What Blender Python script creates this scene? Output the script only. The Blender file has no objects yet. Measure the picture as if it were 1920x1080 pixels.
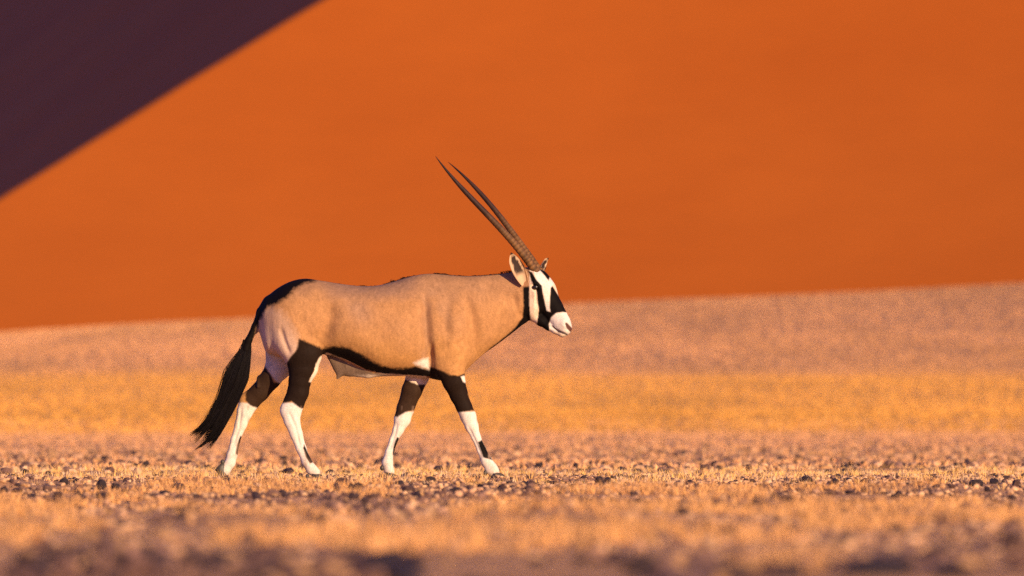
import bpy, math, random
import numpy as np
from mathutils import Vector, Matrix

random.seed(7)
RNG = np.random.default_rng(11)
scene = bpy.context.scene

# ------------------------------------------------------------------ camera
CAM_Y, CAM_Z = -60.0, 0.28            # photographer lying on the gravel, long lens
SUN_AZ, SUN_EL = math.radians(34), math.radians(13.5)   # to the right of and behind the camera, low
cam_d = bpy.data.cameras.new('camera')
cam = bpy.data.objects.new('camera', cam_d)
scene.collection.objects.link(cam)
cam_d.sensor_width = 36.0
cam_d.lens = 36.0 * 19380.0 / 1920.0
cam_d.clip_start, cam_d.clip_end = 0.5, 20000.0
cam.location = (0, CAM_Y, CAM_Z)
cam.rotation_euler = (math.radians(90) + math.atan(270.0 / 19380.0), 0, 0)
cam_d.dof.use_dof = True
cam_d.dof.focus_distance = 58.3
cam_d.dof.aperture_fstop = 6.2
scene.camera = cam

# ------------------------------------------------------------------ sky, sun, exposure
world = bpy.data.worlds.new('World')
scene.world = world
world.use_nodes = True
wn, wl = world.node_tree.nodes, world.node_tree.links
wn.clear()
sky = wn.new('ShaderNodeTexSky')
sky.sky_type = 'NISHITA'
sky.sun_disc = False
sky.sun_elevation = SUN_EL
sky.sun_rotation = math.pi - SUN_AZ
sky.air_density, sky.dust_density, sky.ozone_density = 1.0, 0.6, 2.5
tint = wn.new('ShaderNodeMix'); tint.data_type = 'RGBA'; tint.blend_type = 'MULTIPLY'
tint.inputs[0].default_value = 1.0
tint.inputs[7].default_value = (0.82, 0.66, 1.6, 1)
bg = wn.new('ShaderNodeBackground'); bg.inputs[1].default_value = 0.086
wo = wn.new('ShaderNodeOutputWorld')
wl.new(sky.outputs[0], tint.inputs[6]); wl.new(tint.outputs[2], bg.inputs[0]); wl.new(bg.outputs[0], wo.inputs[0])

sun_d = bpy.data.lights.new('sun', 'SUN')
sun_d.energy = 5.0
sun_d.color = (1.0, 0.72, 0.41)
sun_d.angle = math.radians(0.53)
sun = bpy.data.objects.new('sun', sun_d)
scene.collection.objects.link(sun)
TO_SUN = Vector((math.sin(SUN_AZ) * math.cos(SUN_EL), -math.cos(SUN_AZ) * math.cos(SUN_EL), math.sin(SUN_EL)))
sun.rotation_euler = TO_SUN.to_track_quat('Z', 'Y').to_euler()
sun.location = (20, -40, 20)

vs = scene.view_settings
vs.view_transform = 'Standard'; vs.look = 'None'; vs.gamma = 1.0; vs.use_curve_mapping = False
vs.exposure = 0.45
scene.cycles.use_denoising = False
scene.cycles.max_bounces = 6

# ------------------------------------------------------------------ helpers
S = 1.0 / 323.0                       # metres per photograph pixel at the animal
def X(px): return (px - 960.0) * S
def Z(py): return (900.0 - py) * S
def P(px, py, y=0.0): return np.array([X(px), y, Z(py)])

def link(o, parent=None):
    scene.collection.objects.link(o)
    if parent is not None: o.parent = parent
    return o

def mesh_obj(name, V, F, mat, parent=None, smooth=True, cols=None):
    V = np.asarray(V, dtype=np.float32)
    me = bpy.data.meshes.new(name)
    if isinstance(F, np.ndarray):
        n, k = F.shape
        me.vertices.add(len(V)); me.vertices.foreach_set('co', V.ravel())
        me.loops.add(n * k); me.loops.foreach_set('vertex_index', F.astype(np.int32).ravel())
        me.polygons.add(n)
        me.polygons.foreach_set('loop_start', (np.arange(n) * k).astype(np.int32))
        me.polygons.foreach_set('loop_total', np.full(n, k, dtype=np.int32))
        me.update(calc_edges=True)
    else:
        me.from_pydata(V.tolist(), [], F); me.update()
    me.polygons.foreach_set('use_smooth', np.full(len(me.polygons), smooth, dtype=bool))
    if cols is not None:
        a = me.color_attributes.new('tone', 'FLOAT_COLOR', 'POINT')
        c = np.ones((len(V), 4), dtype=np.float32); c[:, :cols.shape[1]] = cols
        a.data.foreach_set('color', c.ravel())
    me.materials.append(mat)
    return link(bpy.data.objects.new(name, me), parent)

def _hash(ix, iy, iz, seed):
    h = (ix.astype(np.int64) * 374761393 + iy.astype(np.int64) * 668265263 + iz.astype(np.int64) * 2147483647 + seed * 974711) & 0xffffffff
    h = ((h ^ (h >> 13)) * 1274126177) & 0xffffffff
    h = ((h ^ (h >> 16)) * 2246822519) & 0xffffffff
    return ((h ^ (h >> 15)) & 0xffffff) / float(0xffffff)

def noise3(x, y, z, seed=0):
    """value noise in -1..1"""
    x, y, z = np.broadcast_arrays(np.asarray(x, float), np.asarray(y, float), np.asarray(z, float))
    ix, iy, iz = np.floor(x), np.floor(y), np.floor(z)
    fx, fy, fz = x - ix, y - iy, z - iz
    fx, fy, fz = [f * f * (3 - 2 * f) for f in (fx, fy, fz)]
    r = 0
    for a in (0, 1):
        for b in (0, 1):
            for c in (0, 1):
                w = (fx if a else 1 - fx) * (fy if b else 1 - fy) * (fz if c else 1 - fz)
                r = r + w * _hash(ix + a, iy + b, iz + c, seed)
    return r * 2 - 1

def smooth01(x, a, b):
    t = np.clip((x - a) / (b - a), 0, 1)
    return t * t * (3 - 2 * t)

def mat_new(name):
    m = bpy.data.materials.new(name); m.use_nodes = True
    nt = m.node_tree; nt.nodes.clear()
    out = nt.nodes.new('ShaderNodeOutputMaterial')
    b = nt.nodes.new('ShaderNodeBsdfPrincipled')
    nt.links.new(b.outputs[0], out.inputs[0])
    return m, nt, b

def nd(nt, kind, **kw):
    n = nt.nodes.new(kind)
    for k, v in kw.items(): setattr(n, k, v)
    return n

def noise_node(nt, scale, detail=4, vec=None, stretch=None):
    tc = nd(nt, 'ShaderNodeTexCoord') if vec is None else None
    src = tc.outputs['Object'] if vec is None else vec
    if stretch:
        mp = nd(nt, 'ShaderNodeMapping'); mp.inputs['Scale'].default_value = stretch
        nt.links.new(src, mp.inputs[0]); src = mp.outputs[0]
    n = nd(nt, 'ShaderNodeTexNoise'); n.inputs['Scale'].default_value = scale; n.inputs['Detail'].default_value = detail
    nt.links.new(src, n.inputs['Vector'])
    return n

def ramp(nt, src, stops):
    r = nd(nt, 'ShaderNodeValToRGB')
    el = r.color_ramp.elements
    while len(el) < len(stops): el.new(0.5)
    for e, (p, c) in zip(el, stops):
        e.position = p; e.color = (*c, 1) if len(c) == 3 else c
    nt.links.new(src, r.inputs[0])
    return r

def mix(nt, a, b, fac=None, mode='MIX', f=1.0):
    m = nd(nt, 'ShaderNodeMix', data_type='RGBA', blend_type=mode)
    m.inputs[0].default_value = f
    if fac is not None: nt.links.new(fac, m.inputs[0])
    for k, s in ((6, a), (7, b)):
        if isinstance(s, tuple): m.inputs[k].default_value = (*s, 1)
        else: nt.links.new(s, m.inputs[k])
    return m.outputs[2]

def bump(nt, bsdf, src, strength, dist):
    b = nd(nt, 'ShaderNodeBump'); b.inputs['Strength'].default_value = strength; b.inputs['Distance'].default_value = dist
    nt.links.new(src, b.inputs['Height']); nt.links.new(b.outputs[0], bsdf.inputs['Normal'])

# ------------------------------------------------------------------ materials
def tone_material(name, rough=0.8, var=0.25, nscale=60, spec=0.2, bstr=0.0, bdist=0.002, stretch=None, sheen=0.0):
    m, nt, b = mat_new(name)
    at = nd(nt, 'ShaderNodeAttribute', attribute_name='tone')
    n = noise_node(nt, nscale, 5, stretch=stretch)
    r = ramp(nt, n.outputs[0], [(0.25, (1 - var,) * 3), (0.75, (1 + var * 0.6,) * 3)])
    c = mix(nt, at.outputs[0], r.outputs[0], mode='MULTIPLY')
    nt.links.new(c, b.inputs['Base Color'])
    b.inputs['Roughness'].default_value = rough
    b.inputs['Specular IOR Level'].default_value = spec
    if name == 'short_coat':
        nf = noise_node(nt, 210, 3, stretch=(0.55, 1.0, 0.9))
        c = mix(nt, c, ramp(nt, nf.outputs[0], [(0.3, (0.80, 0.79, 0.78)), (0.7, (1.16, 1.15, 1.13))]).outputs[0], mode='MULTIPLY')
        nt.links.new(c, b.inputs['Base Color'])
    if sheen: b.inputs['Sheen Weight'].default_value = sheen
    if bstr: bump(nt, b, n.outputs[0], bstr, bdist)
    return m

M = {}
M['coat'] = tone_material('short_coat', 0.65, 0.13, 42, 0.05, 0.35, 0.006, stretch=(1.0, 1.0, 0.4))
M['skin'] = tone_material('ear_coat', 0.7, 0.12, 40, 0.15)
M['hair'] = tone_material('tail_hair', 0.6, 0.2, 80, 0.12)
M['stone'] = tone_material('stone', 0.75, 0.35, 30, 0.3, 0.5, 0.01)
M['gravel'] = tone_material('gravel', 0.85, 0.2, 40, 0.2)
M['grass'] = tone_material('dry_grass', 0.75, 0.15, 20, 0.15)

m, nt, b = mat_new('horn')
at = nd(nt, 'ShaderNodeAttribute', attribute_name='tone')
n = noise_node(nt, 35, 6, stretch=(1, 1, 0.25))
c = mix(nt, at.outputs[0], ramp(nt, n.outputs[0], [(0.3, (0.6, 0.6, 0.62)), (0.7, (1.15, 1.1, 1.0))]).outputs[0], mode='MULTIPLY')
nt.links.new(c, b.inputs['Base Color']); b.inputs['Roughness'].default_value = 0.62; b.inputs['Specular IOR Level'].default_value = 0.2
bump(nt, b, n.outputs[0], 0.35, 0.004)
M['horn'] = m

m, nt, b = mat_new('hoof')
n = noise_node(nt, 60, 5, stretch=(1, 1, 3))
nt.links.new(ramp(nt, n.outputs[0], [(0.3, (0.035, 0.028, 0.02)), (0.75, (0.07, 0.052, 0.034))]).outputs[0], b.inputs['Base Color'])
b.inputs['Roughness'].default_value = 0.55
M['hoof'] = m

m, nt, b = mat_new('eye')
b.inputs['Base Color'].default_value = (0.012, 0.007, 0.005, 1); b.inputs['Roughness'].default_value = 0.22
M['eye'] = m

# dune sand: iron-red, wind ripples as relief
m, nt, b = mat_new('dune_sand')
n1 = noise_node(nt, 0.02, 4); n2 = noise_node(nt, 0.5, 6, stretch=(0.35, 0.35, 2.2)); n3 = noise_node(nt, 14, 3)
c = ramp(nt, n1.outputs[0], [(0.3, (0.42, 0.096, 0.009)), (0.7, (0.465, 0.115, 0.012))]).outputs[0]
c = mix(nt, c, ramp(nt, n2.outputs[0], [(0.3, (0.98, 0.98, 0.98)), (0.7, (1.01, 1.01, 1.0))]).outputs[0], mode='MULTIPLY')
n4 = noise_node(nt, 0.09, 5)
c = mix(nt, c, ramp(nt, n4.outputs[0], [(0.3, (0.97, 0.965, 0.965)), (0.7, (1.025, 1.025, 1.02))]).outputs[0], mode='MULTIPLY')
c = mix(nt, c, ramp(nt, n3.outputs[0], [(0.3, (0.85, 0.85, 0.9)), (0.7, (1.12, 1.1, 1.05))]).outputs[0], mode='MULTIPLY')
nt.links.new(c, b.inputs['Base Color']); b.inputs['Roughness'].default_value = 0.9; b.inputs['Specular IOR Level'].default_value = 0.1
bump(nt, b, n2.outputs[0], 0.04, 0.6)
M['dune'] = m

# the plain: pinkish gravel soil, straw-coloured belt, pale mauve fan under the dune
m, nt, b = mat_new('plain_soil')
tc = nd(nt, 'ShaderNodeTexCoord'); sp = nd(nt, 'ShaderNodeSeparateXYZ'); nt.links.new(tc.outputs['Object'], sp.inputs[0])
wob = noise_node(nt, 0.02, 5, tc.outputs['Object'], (1, 0.4, 1))
ad = nd(nt, 'ShaderNodeMath', operation='MULTIPLY_ADD'); ad.inputs[1].default_value = 130.0; nt.links.new(wob.outputs[0], ad.inputs[0]); nt.links.new(sp.outputs['Y'], ad.inputs[2])
dv = nd(nt, 'ShaderNodeMath', operation='DIVIDE'); dv.inputs[1].default_value = 1200.0; nt.links.new(ad.outputs[0], dv.inputs[0])
zone = ramp(nt, dv.outputs[0], [(0.0, (0.64, 0.335, 0.13)), (0.195, (0.70, 0.39, 0.19)), (0.215, (0.76, 0.40, 0.09)), (0.36, (0.74, 0.40, 0.11)), (0.60, (0.63, 0.335, 0.15)), (0.93, (0.63, 0.335, 0.15)), (0.97, (0.64, 0.15, 0.03))])
n1 = noise_node(nt, 1.3, 6, tc.outputs['Object']); n2 = noise_node(nt, 30, 6, tc.outputs['Object'])
c = mix(nt, zone.outputs[0], ramp(nt, n1.outputs[0], [(0.3, (0.72, 0.7, 0.72)), (0.7, (1.12, 1.1, 1.05))]).outputs[0], mode='MULTIPLY')
c = mix(nt, c, ramp(nt, n2.outputs[0], [(0.3, (0.7, 0.68, 0.7)), (0.7, (1.2, 1.18, 1.12))]).outputs[0], mode='MULTIPLY')
nt.links.new(c, b.inputs['Base Color']); b.inputs['Roughness'].default_value = 0.95; b.inputs['Specular IOR Level'].default_value = 0.1
bump(nt, b, n2.outputs[0], 0.9, 0.03)
M['soil'] = m

# ------------------------------------------------------------------ ground
MOUNDS = [  # x, y, rx, ry, h : little heaps of wind-blown sand between the stones
    (-1.53, -9.5, 0.11, 0.30, 0.05), (-2.50, -10.5, 0.12, 0.3, 0.06), (-0.35, -8.0, 0.3, 0.7, 0.03), (1.9, -12.0, 0.35, 0.8, 0.035),
    (-0.55, -20.0, 0.35, 0.6, 0.04), (0.75, -24.0, 0.3, 0.6, 0.05), (0.2, -30.0, 0.4, 0.6, 0.05), (-0.8, -31.0, 0.3, 0.5, 0.045)]
def plain_profile(d, x):
    rise = np.interp(d, [0, 120, 262, 420, 600, 850, 1100, 1400, 6000], [0, 0, 0.25, 1.75, 4.0, 8.2, 13.6, 19.0, 40.0])
    side = 1 + np.clip(x / 54.5, -1.3, 1.3) * 0.205 * smooth01(d, 600, 1100)
    return rise * side
def ground_z(x, y):
    x = np.asarray(x, float); y = np.asarray(y, float)
    d = y - CAM_Y
    z = plain_profile(d, x)
    near = 1 - smooth01(d, 120, 320)
    z = z + near * (0.013 * noise3(x / 0.55, y / 0.7, 0, 3) + 0.022 * noise3(x / 2.3, y / 3.1, 0, 4) + 0.02 * noise3(x / 7.0, y / 9.0, 0, 5))
    z = z + smooth01(d, 150, 400) * (0.05 * noise3(x / 9.0, y / 40.0, 0, 8) + 0.35 * noise3(x / 40.0, y / 170.0, 0, 9))
    for (mx, my, rx, ry, h) in MOUNDS:
        z = z + h * np.exp(-((x - mx) / rx) ** 2 - ((y - my) / ry) ** 2)
    flat = np.exp(-((x + 0.85) / 1.35) ** 4 - (y / 1.1) ** 4)        # level where the animal walks
    return z * (1 - flat) + 0.016 * flat
def axis(breaks):
    out = []
    for a, b_, st in breaks: out.append(np.arange(a, b_, st))
    return np.concatenate(out + [np.array([breaks[-1][1]])])
gx = axis([(-3000, -300, 150.0), (-300, -60, 12.0), (-60, -12, 1.6), (-12, -5, 0.3), (-5, 5, 0.09), (5, 12, 0.3), (12, 60, 1.6), (60, 300, 12.0), (300, 3000, 150.0)])
gy = axis([(-400, -70, 15.0), (-70, -45, 0.6), (-45, 14, 0.1), (14, 60, 0.3), (60, 200, 1.2), (200, 1100, 5.0), (1100, 6000, 120.0)])
GX, GY = np.meshgrid(gx, gy)
GZ = ground_z(GX, GY)
def grid_faces(ny, nx):
    i = np.arange(ny * nx).reshape(ny, nx)
    return np.stack([i[:-1, :-1], i[:-1, 1:], i[1:, 1:], i[1:, :-1]], -1).reshape(-1, 4)
g = mesh_obj('ground', np.stack([GX, GY, GZ], -1).reshape(-1, 3), grid_faces(len(gy), len(gx)), M['soil'])
g['kind'] = 'structure'

# ------------------------------------------------------------------ dune
BASE_Y = 1040.0
def smin(a, b_, k):
    h = np.clip(0.5 + 0.5 * (b_ - a) / k, 0, 1)
    return b_ * (1 - h) + a * h - k * h * (1 - h)
def dune_z(x, y):
    base = plain_profile(np.full_like(x, BASE_Y - CAM_Y), x)
    und = 0.5 * noise3(x / 70.0, y / 90.0, 0, 21) + 0.08 * noise3(x / 14.0, y / 22.0, 0, 22)
    yy = y - BASE_Y + 0.0016 * np.maximum(x + 15, 0) ** 2                # the foot swings forward to the right
    q = np.clip(yy, -20, 60)
    face = base + 0.50 * q + 0.0012 * np.maximum(q, 0) ** 2 + 0.644 * np.maximum(yy - 60, 0) + und * smooth01(y, BASE_Y, BASE_Y + 25)
    # crest descends to the left; behind it the surface falls away
    zc = 27.0 + 0.64 * (x + 56.0) - 0.0007 * (x + 20.0) ** 2 + 0.16 * noise3(x / 6.0, 0, 0, 25)
    dz = np.maximum(zc - base, 0)
    yc = BASE_Y + np.where(dz < 34.3, (-0.5 + np.sqrt(0.25 + 0.0048 * dz)) / 0.0024, 60 + (dz - 34.3) / 0.644)
    back = zc - 0.6 * (y - yc)
    front = smin(face, back, 0.5)
    front = smin(front, 150 - 0.05 * np.abs(x - 120) + 0 * y, 8.0)
    # neighbouring dune arm whose slip face looks away from the sun
    a = math.radians(10)
    ux, uy = math.cos(a), math.sin(a)
    s = (x + 56.0) * ux + (y - 1068.0) * uy
    arm = 17.0 + 0.75 * s + 0.22 * noise3((x * uy - y * ux) / 22.0, s / 5.0, 0, 31) + 0.5 * noise3(x / 30.0, y / 60.0, 0, 32)
    arm = arm - 1.6 * np.maximum(yc - y, 0)
    arm = smin(arm, 170 - 0.3 * np.maximum(s - 200, 0) + 0 * y, 10.0)
    k = 0.4
    return -smin(-front, -arm, k)
dx = axis([(-700, -120, 12.0), (-120, -70, 2.0), (-70, 70, 0.6), (70, 130, 2.0), (130, 900, 12.0)])
dy = axis([(BASE_Y - 16, BASE_Y + 160, 0.6), (BASE_Y + 160, BASE_Y + 400, 4.0), (BASE_Y + 400, 1900, 25.0)])
DX, DY = np.meshgrid(dx, dy)
dn = mesh_obj('sand_dune', np.stack([DX, DY, dune_z(DX, DY)], -1).reshape(-1, 3), grid_faces(len(dy), len(dx)), M['dune'])
dn['kind'] = 'structure'

# ------------------------------------------------------------------ ORYX : one continuous body grown from a distance field
H = 0.005
O = np.array([X(392), -0.30, -0.012])
N = np.array([int((X(1088) - O[0]) / H), int(0.60 / H), int((Z(488) - O[2]) / H)])
FLD = np.full(N, 1.0, dtype=np.float32)
AX = [O[i] + np.arange(N[i]) * H for i in range(3)]
def block(lo, hi):
    sl = []
    for i in range(3):
        a = max(0, int((lo[i] - O[i]) / H)); e = min(N[i], int((hi[i] - O[i]) / H) + 2)
        sl.append(slice(a, e))
    return tuple(sl)
def coords(sl):
    return (AX[0][sl[0]][:, None, None], AX[1][sl[1]][None, :, None], AX[2][sl[2]][None, None, :])
def blend(sl, d, k):
    a = FLD[sl]
    h = np.clip(0.5 + 0.5 * (d - a) / k, 0, 1)
    FLD[sl] = (d * (1 - h) + a * h - k * h * (1 - h)).astype(np.float32)
def carve(sl, d, k):
    a = FLD[sl]; d = -d
    h = np.clip(0.5 - 0.5 * (d - a) / k, 0, 1)
    FLD[sl] = (d * (1 - h) + a * h + k * h * (1 - h)).astype(np.float32)

# --- trunk and neck: px, top, bottom, half width, widest level, roundness of the back
TR = np.array([
    (480, 592, 602, 0.010, 597, 2.0), (488, 577, 628, 0.060, 602, 2.0), (497, 561, 655, 0.105, 610, 2.0), (512, 546, 664, 0.140, 612, 2.0),
    (530, 534, 668, 0.165, 612, 2.0), (550, 525.5, 670, 0.182, 610, 2.0), (570, 522, 669, 0.192, 608, 1.9), (600, 525.5, 664, 0.200, 608, 1.8),
    (640, 532, 672, 0.216, 614, 1.75), (680, 536, 690, 0.228, 622, 1.75), (710, 534.5, 699, 0.230, 624, 1.75), (740, 527, 703, 0.226, 624, 1.7),
    (770, 518, 705, 0.215, 624, 1.6), (800, 513, 708, 0.200, 622, 1.55), (830, 514, 713, 0.190, 622, 1.55), (852, 516, 709, 0.178, 618, 1.6),
    (868, 517, 700, 0.164, 612, 1.65), (882, 517, 686, 0.150, 604, 1.7), (905, 516, 665, 0.130, 592, 1.8), (930, 514, 647, 0.112, 580, 1.9),
    (958, 510, 626, 0.094, 566, 2.0), (978, 508, 610, 0.082, 556, 2.0), (992, 510, 599, 0.068, 552, 2.0), (1004, 530, 575, 0.020, 552, 2.0)], float)
def trf(c, px):
    import_x = TR[:, 0]
    # smooth (catmull) interpolation
    y = TR[:, c]; m_ = np.gradient(y, import_x)
    i = np.clip(np.searchsorted(import_x, px) - 1, 0, len(import_x) - 2)
    hh = import_x[i + 1] - import_x[i]; t = (px - import_x[i]) / hh
    t = np.clip(t, 0, 1)
    return ((2 * t**3 - 3 * t**2 + 1) * y[i] + (t**3 - 2 * t**2 + t) * hh * m_[i] + (-2 * t**3 + 3 * t**2) * y[i + 1] + (t**3 - t**2) * hh * m_[i + 1])
sl = block((X(472), -0.27, Z(725)), (X(1012), 0.27, Z(500)))
bx, by, bz = coords(sl)
pxs = bx[:, 0, 0] / S + 960
top, bot, wid, mid, pw = [v[:, None, None] for v in (Z(trf(1, pxs)), Z(trf(2, pxs)), np.maximum(trf(3, pxs), 0.004), Z(trf(4, pxs)), trf(5, pxs))]
t = np.where(bz > mid, (bz - mid) / np.maximum(top - mid, 0.003), (mid - bz) / np.maximum(mid - bot, 0.003))
p_ = np.where(bz > mid, pw, 2.1)
F0 = t ** p_ + (by / wid) ** 2 - 1
outside = (pxs < 480) | (pxs > 1004)
g3 = np.gradient(F0, H)
gm = np.sqrt(g3[0] ** 2 + g3[1] ** 2 + g3[2] ** 2)
D0 = np.clip(F0 / np.maximum(gm, 4.0), -0.2, 0.2)
D0[outside] = 0.2
FLD[sl] = np.minimum(FLD[sl], D0.astype(np.float32))

# --- generic tapered limb: list of (centre xyz, in-plane radius, side radius)
def limb_field(sl, st, k=0.012, T=None):
    x, y, z = coords(sl)
    if T is not None: x, y, z = T(x, y, z)
    D = None
    for (c0, a0, b0), (c1, a1, b1) in zip(st[:-1], st[1:]):
        ax = np.array([c1[0] - c0[0], c1[1] - c0[1], c1[2] - c0[2]])
        L2 = float(ax @ ax); L = math.sqrt(L2); u = ax / L
        rx, ry, rz = x - c0[0], y - c0[1], z - c0[2]
        s = rx * u[0] + ry * u[1] + rz * u[2]
        h = np.clip(s / L, 0, 1)
        qx, qy, qz = rx - h * ax[0], ry - h * ax[1], rz - h * ax[2]
        a = a0 + (a1 - a0) * h; b_ = b0 + (b1 - b0) * h
        side = qy
        n2 = qx * qx + qz * qz
        k0 = np.sqrt(n2 / a ** 2 + side ** 2 / b_ ** 2)
        k1 = np.sqrt(n2 / a ** 4 + side ** 2 / b_ ** 4)
        d = k0 * (k0 - 1) / np.maximum(k1, 1e-4)
        D = d if D is None else smin(D, d, k)
    return D
def st_from_edges(rows):
    """rows: (px,py)(px,py) of the two edges, side offset, side radius"""
    c = [((e0[0] + e1[0]) / 2, (e0[1] + e1[1]) / 2) for e0, e1, _, _ in rows]
    out = []
    for i, (e0, e1, y, b_) in enumerate(rows):
        j0, j1 = max(0, i - 1), min(len(rows) - 1, i + 1)
        ux, uy = c[j1][0] - c[j0][0], c[j1][1] - c[j0][1]; L = math.hypot(ux, uy)
        w = abs((e1[0] - e0[0]) * uy - (e1[1] - e0[1]) * ux) / L
        out.append((P(c[i][0], c[i][1], y), w / 2 * S, b_))
    return out
def add_limb(st, k_join=0.03, k=0.012):
    C = np.array([s[0] for s in st]); R = max(max(s[1], s[2]) for s in st) + 0.04
    sl = block(C.min(0) - R, C.max(0) + R)
    blend(sl, limb_field(sl, st, k), k_join)
def ell(c, r, rot=0.0, k=0.03, cut=False):
    R = max(r) + 0.05
    c = np.asarray(c); sl = block(c - R, c + R)
    x, y, z = coords(sl)
    x, y, z = x - c[0], y - c[1], z - c[2]
    ca, sa = math.cos(rot), math.sin(rot)
    u, w = x * ca + z * sa, -x * sa + z * ca
    k0 = np.sqrt((u / r[0]) ** 2 + (y / r[1]) ** 2 + (w / r[2]) ** 2)
    k1 = np.sqrt((u / r[0] ** 2) ** 2 + (y / r[1] ** 2) ** 2 + (w / r[2] ** 2) ** 2)
    d = k0 * (k0 - 1) / np.maximum(k1, 1e-4)
    (carve if cut else blend)(sl, d, k)

near_hind = [((505, 600), (590, 600), -0.075, 0.105), ((516, 640), (598, 636), -0.095, 0.092), ((533, 668), (604, 660), -0.105, 0.075), ((541, 690), (597, 688), -0.105, 0.060),
    ((542, 712), (584, 713), -0.102, 0.050), ((539, 735), (580, 735), -0.10, 0.042), ((531, 755), (573, 753), -0.10, 0.035), ((526, 769), (566, 770), -0.10, 0.033),
    ((533, 789), (563, 787), -0.10, 0.028), ((545, 816), (568, 812), -0.10, 0.022), ((556, 842), (574.5, 838), -0.10, 0.020), ((566, 866), (585, 864), -0.10, 0.025),
    ((575, 883), (594, 875), -0.10, 0.027), ((584, 890.5), (601, 881), -0.10, 0.029)]
far_hind = [((497, 605), (580, 605), 0.075, 0.105), ((493, 635), (570, 636), 0.09, 0.092), ((498, 660), (560, 665), 0.10, 0.075), ((496, 684), (546, 692), 0.10, 0.060),
    ((485, 707), (528, 713), 0.10, 0.050), ((466, 730), (506, 739), 0.10, 0.042), ((450, 743), (482, 763), 0.10, 0.034), ((445, 765), (472, 777), 0.10, 0.029),
    ((440, 792), (462, 797), 0.10, 0.023), ((432, 823), (449, 826), 0.10, 0.020), ((424, 852), (444, 853), 0.10, 0.023), ((420, 867), (441, 868), 0.10, 0.026),
    ((410, 878), (432, 883), 0.10, 0.027), ((407, 881), (429, 887), 0.10, 0.027)]
near_fore = [((806, 630), (866, 620), -0.085, 0.085), ((808, 665), (870, 665), -0.088, 0.075), ((818, 692), (872, 692), -0.105, 0.062), ((829, 715), (873, 714), -0.103, 0.050),
    ((842, 739), (879.5, 742), -0.088, 0.042), ((854, 762), (887, 765), -0.088, 0.036), ((862, 780), (894, 781), -0.088, 0.034), ((872, 800), (897, 797), -0.088, 0.028),
    ((884, 820), (901, 817), -0.088, 0.021), ((894.5, 844), (911, 841), -0.088, 0.020), ((902, 866), (922, 861), -0.088, 0.025), ((909, 881), (933, 875), -0.088, 0.026),
    ((915, 887), (937, 880), -0.088, 0.028)]
far_fore = [((790, 630), (850, 630), 0.085, 0.080), ((770, 670), (822, 670), 0.088, 0.066), ((761, 703), (804, 708), 0.105, 0.055), ((752, 731), (792, 732), 0.088, 0.045),
    ((744, 762), (776, 768), 0.088, 0.036), ((738, 786), (770, 786), 0.088, 0.034), ((735, 807), (757, 806), 0.088, 0.026), ((729, 826), (745, 827), 0.088, 0.020),
    ((722, 847), (738, 848), 0.088, 0.020), ((716, 867), (736, 867), 0.088, 0.025), ((719, 880), (738, 880), 0.088, 0.026), ((722, 885), (741, 884), 0.088, 0.028)]
for L in (near_hind, far_hind, near_fore, far_fore): add_limb(st_from_edges(L))
# muscle masses
for sgn in (-1, 1):
    ell(P(556, 612, sgn * 0.085), (0.145, 0.105, 0.20), 0.15, 0.04)       # haunch
    ell(P(846, 628, sgn * 0.085), (0.115, 0.098, 0.20), 0.18, 0.03)       # shoulder
    ell(P(838, 672, sgn * 0.105), (0.10, 0.072, 0.085), 0.0, 0.03)        # upper arm
# sheath and belly fold
add_limb([(P(750, 692, 0), 0.030, 0.05), (P(690, 692, 0), 0.050, 0.042), (P(655, 687, 0), 0.056, 0.030), (P(638, 686, 0), 0.044, 0.022), (P(620, 669, 0), 0.020, 0.018)], 0.022)
add_limb([(P(650, 684, 0), 0.050, 0.022), (P(637, 700, 0), 0.018, 0.012), (P(633, 709, 0), 0.008, 0.008)], 0.014)
# tail root
add_limb([(P(505, 568, 0), 0.040, 0.045), (P(489, 588, 0), 0.026, 0.030), (P(478, 613, 0), 0.020, 0.022), (P(466, 638, 0), 0.020, 0.02), (P(461, 655, 0), 0.024, 0.022)], 0.02)

# --- head, built straight and turned a little towards the camera
TURN = math.radians(15)
PIV = np.array([X(984), 0.0, Z(560)])
cT, sT = math.cos(TURN), math.sin(TURN)
def head_inv(x, y, z):
    dx_, dy_ = x - PIV[0], y - PIV[1]
    return (dx_ * cT - dy_ * sT) * 1.0 + PIV[0], dx_ * sT + dy_ * cT + PIV[1], z + 0 * dx_
def head_fwd(p):
    p = np.asarray(p, float); dx_, dy_ = p[..., 0] - PIV[0], p[..., 1] - PIV[1]
    return np.stack([dx_ * cT + dy_ * sT + PIV[0], -dx_ * sT + dy_ * cT + PIV[1], p[..., 2]], -1)
def HP(px, py, y=0.0):
    p = P(px, py, y); p[0] = PIV[0] + (p[0] - PIV[0]) / cT
    return p
hsl = block((X(940), -0.25, Z(650)), (X(1087), 0.20, Z(489)))
def head_limb(rows, k_join, k=0.015):
    st = st_from_edges(rows)
    st = [(np.array([PIV[0] + (c[0] - PIV[0]) / cT, c[1], c[2]]), a, b_) for c, a, b_ in st]
    blend(hsl, limb_field(hsl, st, k, head_inv), k_join)
head_limb([((1003, 505), (972, 560), 0, 0.066), ((1019, 508), (984, 572), 0, 0.074), ((1031, 524), (1000, 576), 0, 0.074), ((1038, 541), (1010, 585), 0, 0.060),
           ((1047, 559), (1023, 597), 0, 0.050), ((1056, 577), (1032, 607), 0, 0.044), ((1065, 594), (1040, 617), 0, 0.045), ((1070, 607), (1046, 622), 0, 0.042)], 0.03)
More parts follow.
